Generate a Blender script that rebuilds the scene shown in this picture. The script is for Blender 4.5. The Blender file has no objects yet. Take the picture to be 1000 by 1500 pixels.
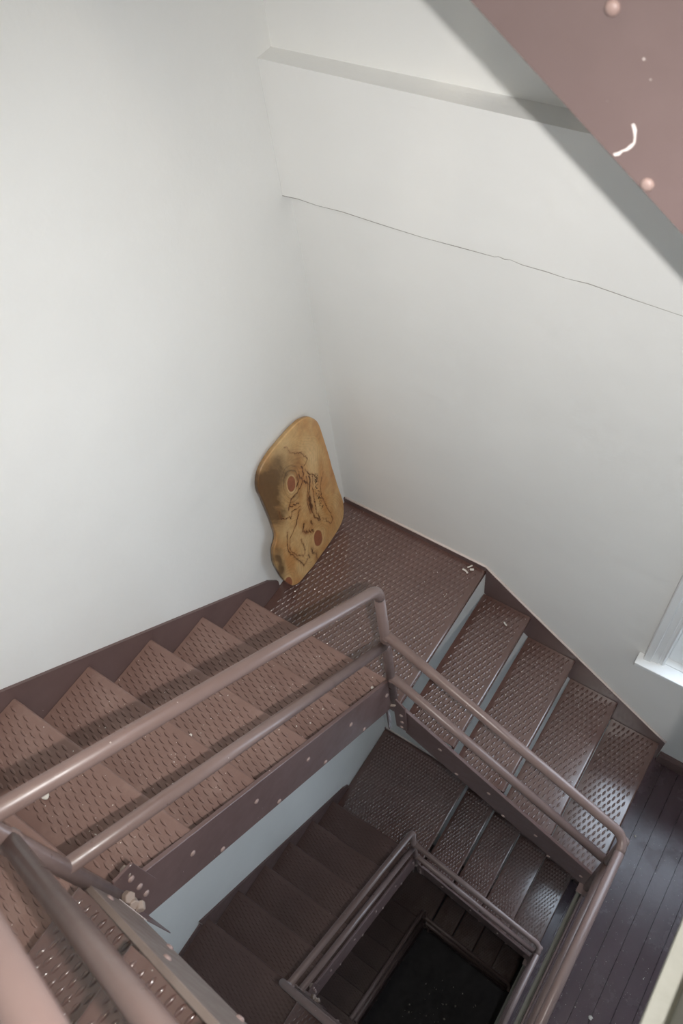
import bpy, bmesh, math, random
import numpy as np
from mathutils import Vector, Matrix

SC = bpy.context.scene
COL = SC.collection

# ------------------------------------------------------------------ camera
cd = bpy.data.cameras.new('camera')
cam = bpy.data.objects.new('camera', cd)
COL.objects.link(cam)
RW = ((0.8246471727846043, 0.5558482813747244, -0.1048319059786866),
      (0.41265062481491793, -0.7179328823243847, -0.5606173724718662),
      (-0.38688047541613796, 0.4190525797202141, -0.8214124622694841))
CAM = Vector((1.543977, -1.712885, 3.226657))
m = Matrix(((RW[0][0], -RW[1][0], -RW[2][0], CAM.x),
            (RW[0][1], -RW[1][1], -RW[2][1], CAM.y),
            (RW[0][2], -RW[1][2], -RW[2][2], CAM.z),
            (0, 0, 0, 1)))
cam.matrix_world = m
cd.sensor_fit = 'VERTICAL'
cd.sensor_height = 36.0
cd.sensor_width = 24.0
cd.lens = 1193.2118 / 1500.0 * 36.0
cd.clip_start = 0.02
cd.dof.use_dof = True
cd.dof.focus_distance = 3.0
cd.dof.aperture_fstop = 5.0
SC.camera = cam

# ------------------------------------------------------------------ world and light
w = bpy.data.worlds.new('overcast_sky')
SC.world = w
w.use_nodes = True
bg = w.node_tree.nodes['Background']
bg.inputs['Color'].default_value = (0.76, 0.85, 1.0, 1)
bg.inputs['Strength'].default_value = 7.4
SC.view_settings.view_transform = 'Standard'
SC.view_settings.look = 'None'
SC.view_settings.gamma = 1.0
SC.view_settings.use_curve_mapping = False
SC.view_settings.exposure = 0.0

# the photographer's flash, beside the camera
fl = bpy.data.lights.new('camera_flash', 'SPOT')
fl.energy = 186.0
fl.spot_size = math.radians(98)
fl.spot_blend = 1.0
fl.color = (1.0, 0.968, 0.945)
fl.shadow_soft_size = 0.012
flo = bpy.data.objects.new('camera_flash', fl)
flo.location = (1.694, -1.698, 3.240)
flo.rotation_euler = m.to_euler()
COL.objects.link(flo)

# storey lay-out (metres)
FILL_LAMP = 55.0  # emission strength of the added fill lamp
H = 3.234
WX = 0.7715            # landing nosing
WY = 0.7373            # first nosing of the wall flight
GR = 0.2449
GL = 0.224
RI = 0.2
WELL_X0, WELL_X1 = 0.74, 1.735
WELL_Y0, WELL_Y1 = -0.74, -1.85
ROOM_X, ROOM_Y = 3.0, -2.66
WIN_X0, WIN_X1, WIN_Z0, WIN_Z1 = 1.60, 2.60, -0.07, 1.66

for k in (1, 0, -1):   # sampling aid for the daylight in each window opening
    pl = bpy.data.lights.new('window_daylight', 'AREA')
    pl.shape = 'RECTANGLE'
    pl.size = WIN_X1 - WIN_X0
    pl.size_y = WIN_Z1 - WIN_Z0
    pl.cycles.is_portal = True
    po = bpy.data.objects.new('window_daylight', pl)
    po.location = ((WIN_X0 + WIN_X1) / 2, 0.15, (WIN_Z0 + WIN_Z1) / 2 + k * H)
    po.rotation_euler = (math.radians(-90), 0, 0)
    COL.objects.link(po)

random.seed(7)
rng = np.random.default_rng(11)

# ------------------------------------------------------------------ materials
def lin(r, g, b):
    f = lambda c: (c / 255 / 12.92) if c / 255 <= 0.04045 else ((c / 255 + 0.055) / 1.055) ** 2.4
    return (f(r), f(g), f(b), 1.0)

def new_mat(name):
    mt = bpy.data.materials.new(name)
    mt.use_nodes = True
    nt = mt.node_tree
    return mt, nt, nt.nodes['Principled BSDF']

def node(nt, kind, **kw):
    n = nt.nodes.new(kind)
    for a, b in kw.items():
        setattr(n, a, b)
    return n

def noise(nt, scale, detail=4, rough=0.55, vec=None):
    n = node(nt, 'ShaderNodeTexNoise')
    n.inputs['Scale'].default_value = scale
    n.inputs['Detail'].default_value = detail
    n.inputs['Roughness'].default_value = rough
    if vec is not None:
        nt.links.new(vec, n.inputs['Vector'])
    return n.outputs['Fac']

def ramp(nt, src, stops):
    r = node(nt, 'ShaderNodeValToRGB')
    e = r.color_ramp.elements
    while len(e) < len(stops):
        e.new(0.5)
    for i, (p, c) in enumerate(stops):
        e[i].position = p
        e[i].color = c if len(c) == 4 else (*c, 1)
    nt.links.new(src, r.inputs['Fac'])
    return r.outputs['Color']

def mixc(nt, fac, a, b):
    n = node(nt, 'ShaderNodeMix', data_type='RGBA')
    for s, v in ((0, fac), (6, a), (7, b)):
        if isinstance(v, (int, float)):
            n.inputs[s].default_value = v
        elif isinstance(v, tuple):
            n.inputs[s].default_value = v
        else:
            nt.links.new(v, n.inputs[s])
    return n.outputs[2]

def bump(nt, bs, h, strength, dist):
    b = node(nt, 'ShaderNodeBump')
    b.inputs['Strength'].default_value = strength
    b.inputs['Distance'].default_value = dist
    nt.links.new(h, b.inputs['Height'])
    nt.links.new(b.outputs['Normal'], bs.inputs['Normal'])

def paint_metal(name, c1, c2, r0, r1, specks=0.0, dust=None, bumpy=0.0006, spec=0.5, bstr=0.15):
    mt, nt, bs = new_mat(name)
    geo = node(nt, 'ShaderNodeNewGeometry').outputs['Position']
    base = ramp(nt, noise(nt, 3.0, 6, 0.6, geo), [(0.35, c1), (0.68, c2)])
    if dust:
        f = ramp(nt, noise(nt, 9.0, 8, 0.65, geo), [(0.5, (0, 0, 0, 1)), (0.78, (0.6, 0.6, 0.6, 1))])
        base = mixc(nt, f, base, dust)
    if specks:
        v = node(nt, 'ShaderNodeTexVoronoi')
        v.inputs['Scale'].default_value = 55.0
        nt.links.new(geo, v.inputs['Vector'])
        d = ramp(nt, v.outputs['Distance'], [(0.06, (1, 1, 1, 1)), (0.10, (0, 0, 0, 1))])
        n2 = ramp(nt, noise(nt, 14.0, 2, 0.5, geo), [(1 - specks - 0.02, (0, 0, 0, 1)), (1 - specks, (1, 1, 1, 1))])
        mm = node(nt, 'ShaderNodeMath', operation='MULTIPLY')
        nt.links.new(d, mm.inputs[0]); nt.links.new(n2, mm.inputs[1])
        base = mixc(nt, mm.outputs[0], base, lin(205, 196, 190))
    nt.links.new(base, bs.inputs['Base Color'])
    rr = ramp(nt, noise(nt, 20.0, 5, 0.6, geo), [(0.3, (r0, r0, r0, 1)), (0.7, (r1, r1, r1, 1))])
    nt.links.new(rr, bs.inputs['Roughness'])
    bs.inputs['Specular IOR Level'].default_value = spec
    bump(nt, bs, noise(nt, 140.0, 2, 0.5, geo), bstr, bumpy)
    return mt

M_TREAD = paint_metal('brown_deck_gloss', lin(88, 63, 57), lin(99, 73, 67), 0.13, 0.25, specks=0.38, bumpy=0.0003, spec=0.9)
_b = M_TREAD.node_tree.nodes['Principled BSDF']
_b.inputs['Coat Weight'].default_value = 0.7
_b.inputs['Coat Roughness'].default_value = 0.14
M_WORN = paint_metal('brown_deck_worn', lin(119, 92, 84), lin(132, 105, 96), 0.36, 0.52, specks=0.40, dust=lin(150, 126, 117))
M_FADED = paint_metal('faded_mauve_paint', lin(103, 88, 86), lin(113, 97, 95), 0.36, 0.46, specks=0.36)
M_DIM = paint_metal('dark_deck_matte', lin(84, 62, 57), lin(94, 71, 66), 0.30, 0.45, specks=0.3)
M_FLANK = paint_metal('dark_lug_flank', lin(74, 52, 46), lin(86, 62, 56), 0.35, 0.55)  # darker brown for the uphill flank of the worn lugs
M_USTR = paint_metal('dusty_stringer_paint', lin(122, 106, 98), lin(142, 128, 120), 0.4, 0.6, specks=0.3)
M_STEEL = paint_metal('brown_gloss_paint', lin(98, 78, 75), lin(108, 87, 84), 0.33, 0.42, specks=0.34)
M_RAIL = paint_metal('brown_rail_paint', lin(113, 94, 89), lin(123, 104, 99), 0.27, 0.40, specks=0.33)
M_BOLT = paint_metal('chipped_bolt_paint', lin(138, 116, 110), lin(152, 132, 126), 0.4, 0.6)
M_DUSTY = paint_metal('pale_dusty_steel', lin(140, 124, 114), lin(160, 144, 134), 0.5, 0.7)

def plaster(name, c1, c2, rough=0.62):
    mt, nt, bs = new_mat(name)
    geo = node(nt, 'ShaderNodeNewGeometry').outputs['Position']
    nt.links.new(ramp(nt, noise(nt, 1.3, 5, 0.55, geo), [(0.3, c1), (0.7, c2)]), bs.inputs['Base Color'])
    bs.inputs['Roughness'].default_value = rough
    bs.inputs['Specular IOR Level'].default_value = 0.3
    a = noise(nt, 7.0, 3, 0.5, geo)
    b = noise(nt, 90.0, 3, 0.55, geo)
    mm = node(nt, 'ShaderNodeMath', operation='MULTIPLY_ADD')
    nt.links.new(b, mm.inputs[0]); mm.inputs[1].default_value = 0.10; nt.links.new(a, mm.inputs[2])
    bump(nt, bs, mm.outputs[0], 0.35, 0.012)
    return mt

M_WALL = plaster('white_plaster', lin(226, 226, 223), lin(232, 232, 229))
M_CEIL = plaster('ceiling_white', lin(214, 212, 204), lin(222, 220, 212))
M_TRIM = plaster('white_trim_paint', lin(226, 228, 228), lin(232, 234, 234), 0.4)
M_FASCIA = plaster('grey_white_beam_paint', lin(120, 120, 112), lin(134, 134, 125), 0.45)
M_CAULK = plaster('pinkish_paint_edge', lin(206, 192, 186), lin(216, 204, 198), 0.5)

def wood_floor():
    mt, nt, bs = new_mat('dark_painted_boards')
    geo = node(nt, 'ShaderNodeNewGeometry').outputs['Position']
    base = ramp(nt, noise(nt, 2.2, 6, 0.6, geo), [(0.3, lin(78, 60, 66)), (0.7, lin(90, 71, 79))])
    v = node(nt, 'ShaderNodeTexVoronoi'); v.inputs['Scale'].default_value = 60.0
    nt.links.new(geo, v.inputs['Vector'])
    d = ramp(nt, v.outputs['Distance'], [(0.05, (1, 1, 1, 1)), (0.09, (0, 0, 0, 1))])
    n2 = ramp(nt, noise(nt, 5.0, 3, 0.6, geo), [(0.5, (0, 0, 0, 1)), (0.6, (1, 1, 1, 1))])
    mm = node(nt, 'ShaderNodeMath', operation='MULTIPLY')
    nt.links.new(d, mm.inputs[0]); nt.links.new(n2, mm.inputs[1])
    base = mixc(nt, mm.outputs[0], base, lin(170, 165, 165))
    nt.links.new(base, bs.inputs['Base Color'])
    bs.inputs['Specular IOR Level'].default_value = 0.6
    bs.inputs['Coat Weight'].default_value = 0.0
    bs.inputs['Coat Roughness'].default_value = 0.12
    rr = ramp(nt, noise(nt, 6.0, 6, 0.65, geo), [(0.35, (0.16,) * 3), (0.7, (0.34,) * 3)])
    nt.links.new(rr, bs.inputs['Roughness'])
    bump(nt, bs, noise(nt, 60.0, 5, 0.6, geo), 0.35, 0.0012)
    return mt
M_BOARDS = wood_floor()
M_GROUND = paint_metal('dark_cellar_floor', lin(52, 50, 54), lin(64, 62, 66), 0.5, 0.7)

def flat_mat(name, c, rough=0.6):
    mt, nt, bs = new_mat(name)
    geo = node(nt, 'ShaderNodeNewGeometry').outputs['Position']
    d = tuple(x * 0.85 for x in c[:3]) + (1,)
    nt.links.new(ramp(nt, noise(nt, 30.0, 3, 0.5, geo), [(0.3, d), (0.7, c)]), bs.inputs['Base Color'])
    bs.inputs['Roughness'].default_value = rough
    return mt
M_CRACK = flat_mat('crack_dirt', lin(150, 146, 140), 0.9)
M_CHIP = flat_mat('white_plaster_chip', lin(222, 216, 208), 0.8)
M_CHALK = flat_mat('white_scratch', lin(225, 216, 212), 0.8)
M_DARKEDGE = flat_mat('black_wood_edge', lin(40, 28, 18), 0.5)

def glass():
    mt = bpy.data.materials.new('window_glass')
    mt.use_nodes = True
    nt = mt.node_tree
    nt.nodes.clear()
    o = node(nt, 'ShaderNodeOutputMaterial')
    t = node(nt, 'ShaderNodeBsdfTransparent')
    t.inputs['Color'].default_value = (0.95, 0.97, 0.97, 1)
    g = node(nt, 'ShaderNodeBsdfGlossy'); g.inputs['Roughness'].default_value = 0.02
    mx = node(nt, 'ShaderNodeMixShader')
    mx.inputs[0].default_value = 0.05; nt.links.new(t.outputs[0], mx.inputs[1]); nt.links.new(g.outputs[0], mx.inputs[2])
    nt.links.new(mx.outputs[0], o.inputs['Surface'])
    return mt
M_GLASS = glass()

def slab_mat():
    mt, nt, bs = new_mat('figured_burl_wood')
    a = node(nt, 'ShaderNodeAttribute'); a.attribute_name = 'figure'
    tc = node(nt, 'ShaderNodeTexCoord').outputs['Object']
    n = ramp(nt, noise(nt, 60.0, 6, 0.6, tc), [(0.3, (0.90, 0.90, 0.90, 1)), (0.7, (1.06, 1.05, 1.04, 1))])
    mu = node(nt, 'ShaderNodeMix', data_type='RGBA', blend_type='MULTIPLY')
    mu.inputs[0].default_value = 1.0
    nt.links.new(a.outputs['Color'], mu.inputs[6]); nt.links.new(n, mu.inputs[7])
    nt.links.new(mu.outputs[2], bs.inputs['Base Color'])
    bs.inputs['Roughness'].default_value = 0.42
    bs.inputs['Coat Weight'].default_value = 0.15
    bs.inputs['Coat Roughness'].default_value = 0.25
    return mt
M_SLAB = slab_mat()

# ------------------------------------------------------------------ mesh helpers
def link(o, parent=None):
    COL.objects.link(o)
    if parent:
        o.parent = parent
    return o

def mesh(name, verts, faces, mat, smooth=False):
    me = bpy.data.meshes.new(name)
    me.from_pydata([tuple(v) for v in verts], [], faces)
    me.materials.append(mat)
    bm = bmesh.new(); bm.from_mesh(me)
    bmesh.ops.recalc_face_normals(bm, faces=bm.faces)
    bm.to_mesh(me); bm.free()
    if smooth:
        me.polygons.foreach_set('use_smooth', [True] * len(me.polygons))
    me.update()
    return me

def put(name, me, parent=None, loc=(0, 0, 0), rz=0.0):
    o = bpy.data.objects.new(name, me)
    o.location = loc
    o.rotation_euler = (0, 0, rz)
    return link(o, parent)

def tag(o, label=None, cat=None, group=None, kind=None):
    if label: o['label'] = label
    if cat: o['category'] = cat
    if group: o['group'] = group
    if kind: o['kind'] = kind
    return o

def empty(name, loc, label, cat, group=None):
    o = bpy.data.objects.new(name, None)
    o.empty_display_size = 0.1
    o.location = loc
    link(o)
    return tag(o, label, cat, group)

def bm_mesh(name, bm, mat, smooth=False):
    me = bpy.data.meshes.new(name)
    bmesh.ops.recalc_face_normals(bm, faces=bm.faces)
    bm.to_mesh(me); bm.free()
    me.materials.append(mat)
    if smooth:
        me.polygons.foreach_set('use_smooth', [True] * len(me.polygons))
    return me

def box(bm, a, b, bev=0.0):
    a, b = Vector(a), Vector(b)
    r = bmesh.ops.create_cube(bm, size=1.0)
    vs = r['verts']
    for v in vs:
        v.co = Vector((a[i] + (b[i] - a[i]) * (v.co[i] + 0.5)) for i in range(3))
    if bev:
        es = {e for v in vs for e in v.link_edges}
        bmesh.ops.bevel(bm, geom=list(es), offset=bev, segments=2, affect='EDGES', profile=0.6)

def box_mesh(name, a, b, mat, bev=0.0):
    bm = bmesh.new(); box(bm, a, b, bev)
    return bm_mesh(name, bm, mat)

def prism_mesh(name, poly, axis, a, b, mat, bev=0.0):
    """poly: 2-D outline; axis: 'x' -> poly is (y,z), 'y' -> poly is (x,z), 'z' -> (x,y); swept from a to b"""
    bm = bmesh.new()
    def P(q, t):
        return {'x': (t, q[0], q[1]), 'y': (q[0], t, q[1]), 'z': (q[0], q[1], t)}[axis]
    lo = [bm.verts.new(P(q, a)) for q in poly]
    hi = [bm.verts.new(P(q, b)) for q in poly]
    n = len(poly)
    bm.faces.new(lo); bm.faces.new(hi)
    for i in range(n):
        bm.faces.new((lo[i], lo[(i + 1) % n], hi[(i + 1) % n], hi[i]))
    if bev:
        bmesh.ops.recalc_face_normals(bm, faces=bm.faces)
        bmesh.ops.bevel(bm, geom=bm.edges[:], offset=bev, segments=1, affect='EDGES')
    return bm_mesh(name, bm, mat)

def tube_mesh(name, pts, r, mat, seg=16, base=Vector((0, 0, 0))):
    pts = [Vector(p) - Vector(base) for p in pts]
    verts, faces = [], []
    prev = None
    n = len(pts)
    for i, p in enumerate(pts):
        if i == 0: t = (pts[1] - p).normalized()
        elif i == n - 1: t = (p - pts[-2]).normalized()
        else: t = ((pts[i + 1] - p).normalized() + (p - pts[i - 1]).normalized()).normalized()
        if prev is None:
            u = Vector((0, 0, 1)) if abs(t.z) < 0.9 else Vector((1, 0, 0))
        else:
            u = prev
        u = (u - t * u.dot(t)).normalized()
        prev = u
        v = t.cross(u)
        for k in range(seg):
            a = 2 * math.pi * k / seg
            verts.append(p + (u * math.cos(a) + v * math.sin(a)) * r)
    for i in range(n - 1):
        for k in range(seg):
            faces.append((i * seg + k, i * seg + (k + 1) % seg, (i + 1) * seg + (k + 1) % seg, (i + 1) * seg + k))
    # domed ends
    c0 = len(verts); verts.append(pts[0] - (pts[1] - pts[0]).normalized() * r * 0.3)
    c1 = len(verts); verts.append(pts[-1] + (pts[-1] - pts[-2]).normalized() * r * 0.3)
    for k in range(seg):
        faces.append((c0, (k + 1) % seg, k))
        faces.append((c1, (n - 1) * seg + k, (n - 1) * seg + (k + 1) % seg))
    return mesh(name, verts, faces, mat, True)

def bend(a, c, b, rad, n=7):
    """rounded corner at c between a and b"""
    a, b, c = Vector(a), Vector(b), Vector(c)
    p = c + (a - c).normalized() * rad
    q = c + (b - c).normalized() * rad
    return [(1 - t) ** 2 * p + 2 * t * (1 - t) * c + t * t * q for t in [i / n for i in range(n + 1)]]

def copy_tree(o, parent=None, dz=0.0):
    c = o.copy()
    COL.objects.link(c)
    c.parent = parent
    if parent is None:
        c.location.z += dz
    for ch in o.children:
        copy_tree(ch, c)
    return c

# ------------------------------------------------------------------ walls
def face_grid(xs, zs, holes):
    """cells of the xs/zs grid that are not holes"""
    out = []
    for i in range(len(xs) - 1):
        for j in range(len(zs) - 1):
            cx, cz = (xs[i] + xs[i + 1]) / 2, (zs[j] + zs[j + 1]) / 2
            if not any(h[0] < cx < h[1] and h[2] < cz < h[3] for h in holes):
                out.append((xs[i], xs[i + 1], zs[j], zs[j + 1]))
    return out

Z_GROUND = -1 - 2 * H
Z_TOP = 5.5
TH = 0.14
def wall_back():
    verts, faces = [], []
    def quad(*q):
        n = len(verts); verts.extend(q); faces.append((n, n + 1, n + 2, n + 3))
    holes = [(WIN_X0, WIN_X1, WIN_Z0 + k * H, WIN_Z1 + k * H) for k in (0, -1, 1)]
    X0, X1 = -0.2, ROOM_X + 0.2
    lowf = lambda x: 0.0
    bandf = lambda x: -0.040 + 0.030 * min(max(x, 0), 1.0)
    upf = lambda x: 0.025 + 0.045 * min(max(x, 0), 1.0)
    ZC, ZL = 1.712, 2.132
    xs = sorted({X0, 0.0, 1.0, WIN_X0, WIN_X1, X1})
    for (z0, z1, f) in ((Z_GROUND - 0.1, ZL, lowf), (ZL, Z_TOP + 0.1, upf)):
        zs = sorted({z0, z1} | {h[2] for h in holes if z0 < h[2] < z1} | {h[3] for h in holes if z0 < h[3] < z1})
        for a, b, c, d in face_grid(xs, zs, holes):
            quad((a, f(a), c), (b, f(b), c), (b, f(b), d), (a, f(a), d))
            quad((a, TH, c), (a, TH, d), (b, TH, d), (b, TH, c))
        for h in holes:
            if z0 < (h[2] + h[3]) / 2 < z1:
                y0 = f(h[0])
                quad((h[0], y0, h[2]), (h[0], TH, h[2]), (h[0], TH, h[3]), (h[0], y0, h[3]))
                quad((h[1], y0, h[2]), (h[1], y0, h[3]), (h[1], TH, h[3]), (h[1], TH, h[2]))
                quad((h[0], y0, h[2]), (h[1], y0, h[2]), (h[1], TH, h[2]), (h[0], TH, h[2]))
                quad((h[0], y0, h[3]), (h[0], TH, h[3]), (h[1], TH, h[3]), (h[1], y0, h[3]))
    for i in range(len(xs) - 1):
        a, b = xs[i], xs[i + 1]
        quad((a, lowf(a), ZL), (b, lowf(b), ZL), (b, upf(b), ZL), (a, upf(a), ZL))
    me = bpy.data.meshes.new('wall_back')
    me.from_pydata(verts, [], faces)
    me.materials.append(M_WALL)
    bm = bmesh.new(); bm.from_mesh(me)
    bmesh.ops.remove_doubles(bm, verts=bm.verts, dist=1e-5)
    bmesh.ops.recalc_face_normals(bm, faces=bm.faces)
    bm.to_mesh(me); bm.free()
    o = put('wall_back', me)
    tag(o, 'white plaster wall with a shallow ledge, a hairline crack and windows', 'wall', kind='structure')
    band = prism_mesh('ledge_band', [(0.0005, bandf(0)), (1.0, bandf(1)), (ROOM_X, bandf(1)), (ROOM_X, 0.0), (0.0005, 0.0)], 'z', ZC, ZL, M_WALL)
    tr = tag(put('trim_1', band), 'shallow white plaster band with a ledge on top and a crack along its foot', 'plaster band', kind='structure')
    # hairline crack along the foot of the ledge band
    pts = [(-0.004, 1.710), (0.06, 1.7155), (0.13, 1.7125), (0.222, 1.717), (0.36, 1.7135), (0.501, 1.712), (0.62, 1.7165),
           (0.725, 1.7195), (0.738, 1.7245), (0.756, 1.7215), (0.775, 1.7255), (0.81, 1.7205), (0.88, 1.722), (0.94, 1.7195),
           (0.997, 1.724), (1.12, 1.720), (1.254, 1.718), (1.5, 1.721), (1.9, 1.716)]
    v, f = [], []
    for i, (x, z) in enumerate(pts):
        hw = 0.0007 + 0.0004 * math.sin(i * 2.3)
        y = bandf(x) - 0.0008
        v += [(x, y, z - hw), (x, y, z + hw), (x, y + 0.004, z + hw), (x, y + 0.004, z - hw)]
        if i:
            k = 4 * i
            for j in range(4):
                f.append((k - 4 + j, k - 4 + (j + 1) % 4, k + (j + 1) % 4, k + j))
    c = put('crack', mesh('crack', v, f, M_CRACK), tr)
    c['label'] = 'thin dark hairline crack'
    return o
WB = wall_back()

tag(put('wall_left', box_mesh('wall_left', (-0.2, ROOM_Y - 0.2, Z_GROUND - 0.1), (0.0, TH, Z_TOP + 0.1), M_WALL)),
    'blank white plaster wall behind the leaning wooden slab', 'wall', kind='structure')
tag(put('wall_front', box_mesh('wall_front', (-0.2, ROOM_Y - 0.2, Z_GROUND - 0.1), (ROOM_X + 0.2, ROOM_Y, Z_TOP + 0.1), M_WALL)),
    'white plaster wall opposite the windows', 'wall', kind='structure')
tag(put('wall_right', box_mesh('wall_right', (ROOM_X, ROOM_Y - 0.1, Z_GROUND - 0.1), (ROOM_X + 0.2, TH, Z_TOP + 0.1), M_WALL)),
    'white plaster wall at the end of the painted board floor', 'wall', kind='structure')
tag(put('ceiling', box_mesh('ceiling', (-0.2, ROOM_Y - 0.2, Z_TOP), (ROOM_X + 0.2, TH, Z_TOP + 0.2), M_CEIL)),
    'white ceiling over the stairwell', 'ceiling', kind='structure')
tag(put('floor', box_mesh('floor', (-0.2, ROOM_Y - 0.2, Z_GROUND - 0.15), (ROOM_X + 0.2, TH, Z_GROUND), M_GROUND)),
    'dark bare floor at the bottom of the stairwell', 'floor', kind='structure')

# ------------------------------------------------------------------ storey floors
PLANK_W = 0.0765
pk_bm = bmesh.new()
box(pk_bm, (0.0008, 0, -0.02), (PLANK_W - 0.0008, -ROOM_Y - 0.004, 0.0), 0.0)
es = [e for e in pk_bm.edges if all(v.co.z > -0.001 for v in e.verts) and abs(e.verts[0].co.x - e.verts[1].co.x) < 1e-4]
bmesh.ops.bevel(pk_bm, geom=es, offset=0.0018, segments=2, affect='EDGES')
PLANK = bm_mesh('plank', pk_bm, M_BOARDS)

def storey_floor(zf, label):
    o = put('floor', box_mesh('floor_slab', (1.755, ROOM_Y, -0.19), (ROOM_X, 0, -0.02), M_CEIL), None, (0, 0, zf))
    tag(o, label, 'floor', kind='structure')
    x = 1.742
    while x + PLANK_W < ROOM_X + 0.01:
        put('plank', PLANK, o, (x, ROOM_Y + 0.002, random.uniform(-0.0012, 0)))
        x += PLANK_W
    # steel edge beam: web, bottom flange, painted nosing board
    y0, y1 = ROOM_Y + 0.002, -0.002
    e = put('edge_board', box_mesh('edge_board', (1.733, y0, -0.055), (1.7415, y1, -0.001), M_STEEL), o)
    b = put('edge_beam', box_mesh('edge_beam', (1.744, y0, -0.20), (1.754, y1, -0.056), M_FASCIA), o)
    b['label'] = 'grey white painted edge beam'
    f = put('beam_flange', box_mesh('beam_flange', (1.716, y0, -0.212), (1.754, y1, -0.2005), M_FASCIA, 0.002), b)
    return o
storey_floor(-1.0, 'dark brown painted board floor at the foot of the shiny treads by the window')
storey_floor(-1.0 - H, 'dark board floor one storey below the windowed board floor')
storey_floor(-1.0 + H, 'upper storey board floor with pale edge beam')

# baseboard at the storey floors along the window wall
for k, lab in ((0, 'dark brown baseboard under the white sill by the board floor'),
               (-1, 'dark baseboard one storey below, against the window wall'),
               (1, 'dark baseboard of the upper storey, against the window wall')):
    yb = 0.0 if k < 1 else 0.07
    poly = [(yb + 0.002, 0.0), (yb - 0.022, 0.0), (yb - 0.022, 0.085), (yb - 0.014, 0.10), (yb + 0.002, 0.10)]
    o = put('baseboard_back', prism_mesh('baseboard', poly, 'x', 1.775, ROOM_X, M_STEEL), None, (0, 0, -1 + k * H))
    tag(o, lab, 'baseboard', kind='structure')

# ------------------------------------------------------------------ windows
def window(k, n, label):
    z = k * H
    y = 0.0 if k < 1 else 0.07
    o = bpy.data.objects.new('window_%d' % n, None)
    o.location = (WIN_X0, y, z + WIN_Z0)
    link(o)
    tag(o, label, 'window', kind='structure')
    W, Hh = WIN_X1 - WIN_X0, WIN_Z1 - WIN_Z0
    # stepped casing: outer band, cove, inner bead (profile along width, depth towards the room)
    prof = [(0.002, 0.0), (0.002, -0.013), (-0.006, -0.017), (-0.012, -0.013), (-0.020, -0.013), (-0.024, -0.018),
            (-0.048, -0.018), (-0.052, -0.026), (-0.078, -0.028), (-0.083, -0.022), (-0.083, 0.0)]
    for side in (0, 1):
        pp = [((q[0] if side == 0 else W - q[0]), q[1]) for q in prof]
        put('casing', prism_mesh('casing', pp, 'z', 0.0255, Hh + 0.08, M_TRIM), o)
    hp = [(-q[1] * -1, Hh - q[0]) for q in prof]
    bm = bmesh.new()
    box(bm, (0.003, -0.022, Hh + 0.002), (W - 0.003, -0.0005, Hh + 0.08), 0.003)
    put('head_casing', bm_mesh('head_casing', bm, M_TRIM), o)
    bm = bmesh.new()
    box(bm, (-0.105, -0.060, 0.0), (W + 0.105, -0.001, 0.025), 0.005)
    box(bm, (0.001, -0.001, 0.0), (W - 0.001, 0.072, 0.025), 0.0)
    put('sill', bm_mesh('sill', bm, M_TRIM), o)
    bm = bmesh.new()
    box(bm, (-0.08, -0.018, -0.075), (W + 0.08, -0.001, -0.001), 0.004)
    put('apron', bm_mesh('apron', bm, M_TRIM), o)
    # two sashes
    for name, z0, z1, yy in (('lower_sash', 0.026, Hh / 2 + 0.02, 0.028), ('upper_sash', Hh / 2 - 0.02, Hh - 0.002, 0.066)):
        bm = bmesh.new()
        st = 0.055
        box(bm, (0.004, yy, z0), (st, yy + 0.035, z1), 0.003)
        box(bm, (W - st, yy, z0), (W - 0.004, yy + 0.035, z1), 0.003)
        box(bm, (st - 0.002, yy + 0.001, z0), (W - st + 0.002, yy + 0.034, z0 + 0.075), 0.003)
        box(bm, (st - 0.002, yy + 0.001, z1 - 0.045), (W - st + 0.002, yy + 0.034, z1), 0.003)
        s = put(name, bm_mesh(name, bm, M_TRIM), o)
        put('pane', box_mesh('pane', (st - 0.004, yy + 0.015, z0 + 0.072), (W - st + 0.004, yy + 0.019, z1 - 0.042), M_GLASS), s)
    # outer screen frame
    bm = bmesh.new()
    box(bm, (0.03, 0.115, 0.02), (0.075, 0.135, Hh), 0.0)
    box(bm, (W - 0.075, 0.115, 0.02), (W - 0.03, 0.135, Hh), 0.0)
    box(bm, (0.074, 0.115, 0.02), (W - 0.074, 0.135, 0.12), 0.0)
    box(bm, (0.074, 0.115, Hh - 0.05), (W - 0.074, 0.135, Hh), 0.0)
    put('storm_frame', bm_mesh('storm_frame', bm, M_TRIM), o)
    return o
window(0, 1, 'white sash window with moulded casing and wide sill above the board floor')
window(-1, 2, 'white sash window one storey below, over the lower board floor')
window(1, 3, 'white sash window of the upper storey, over the upper board floor')

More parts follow.
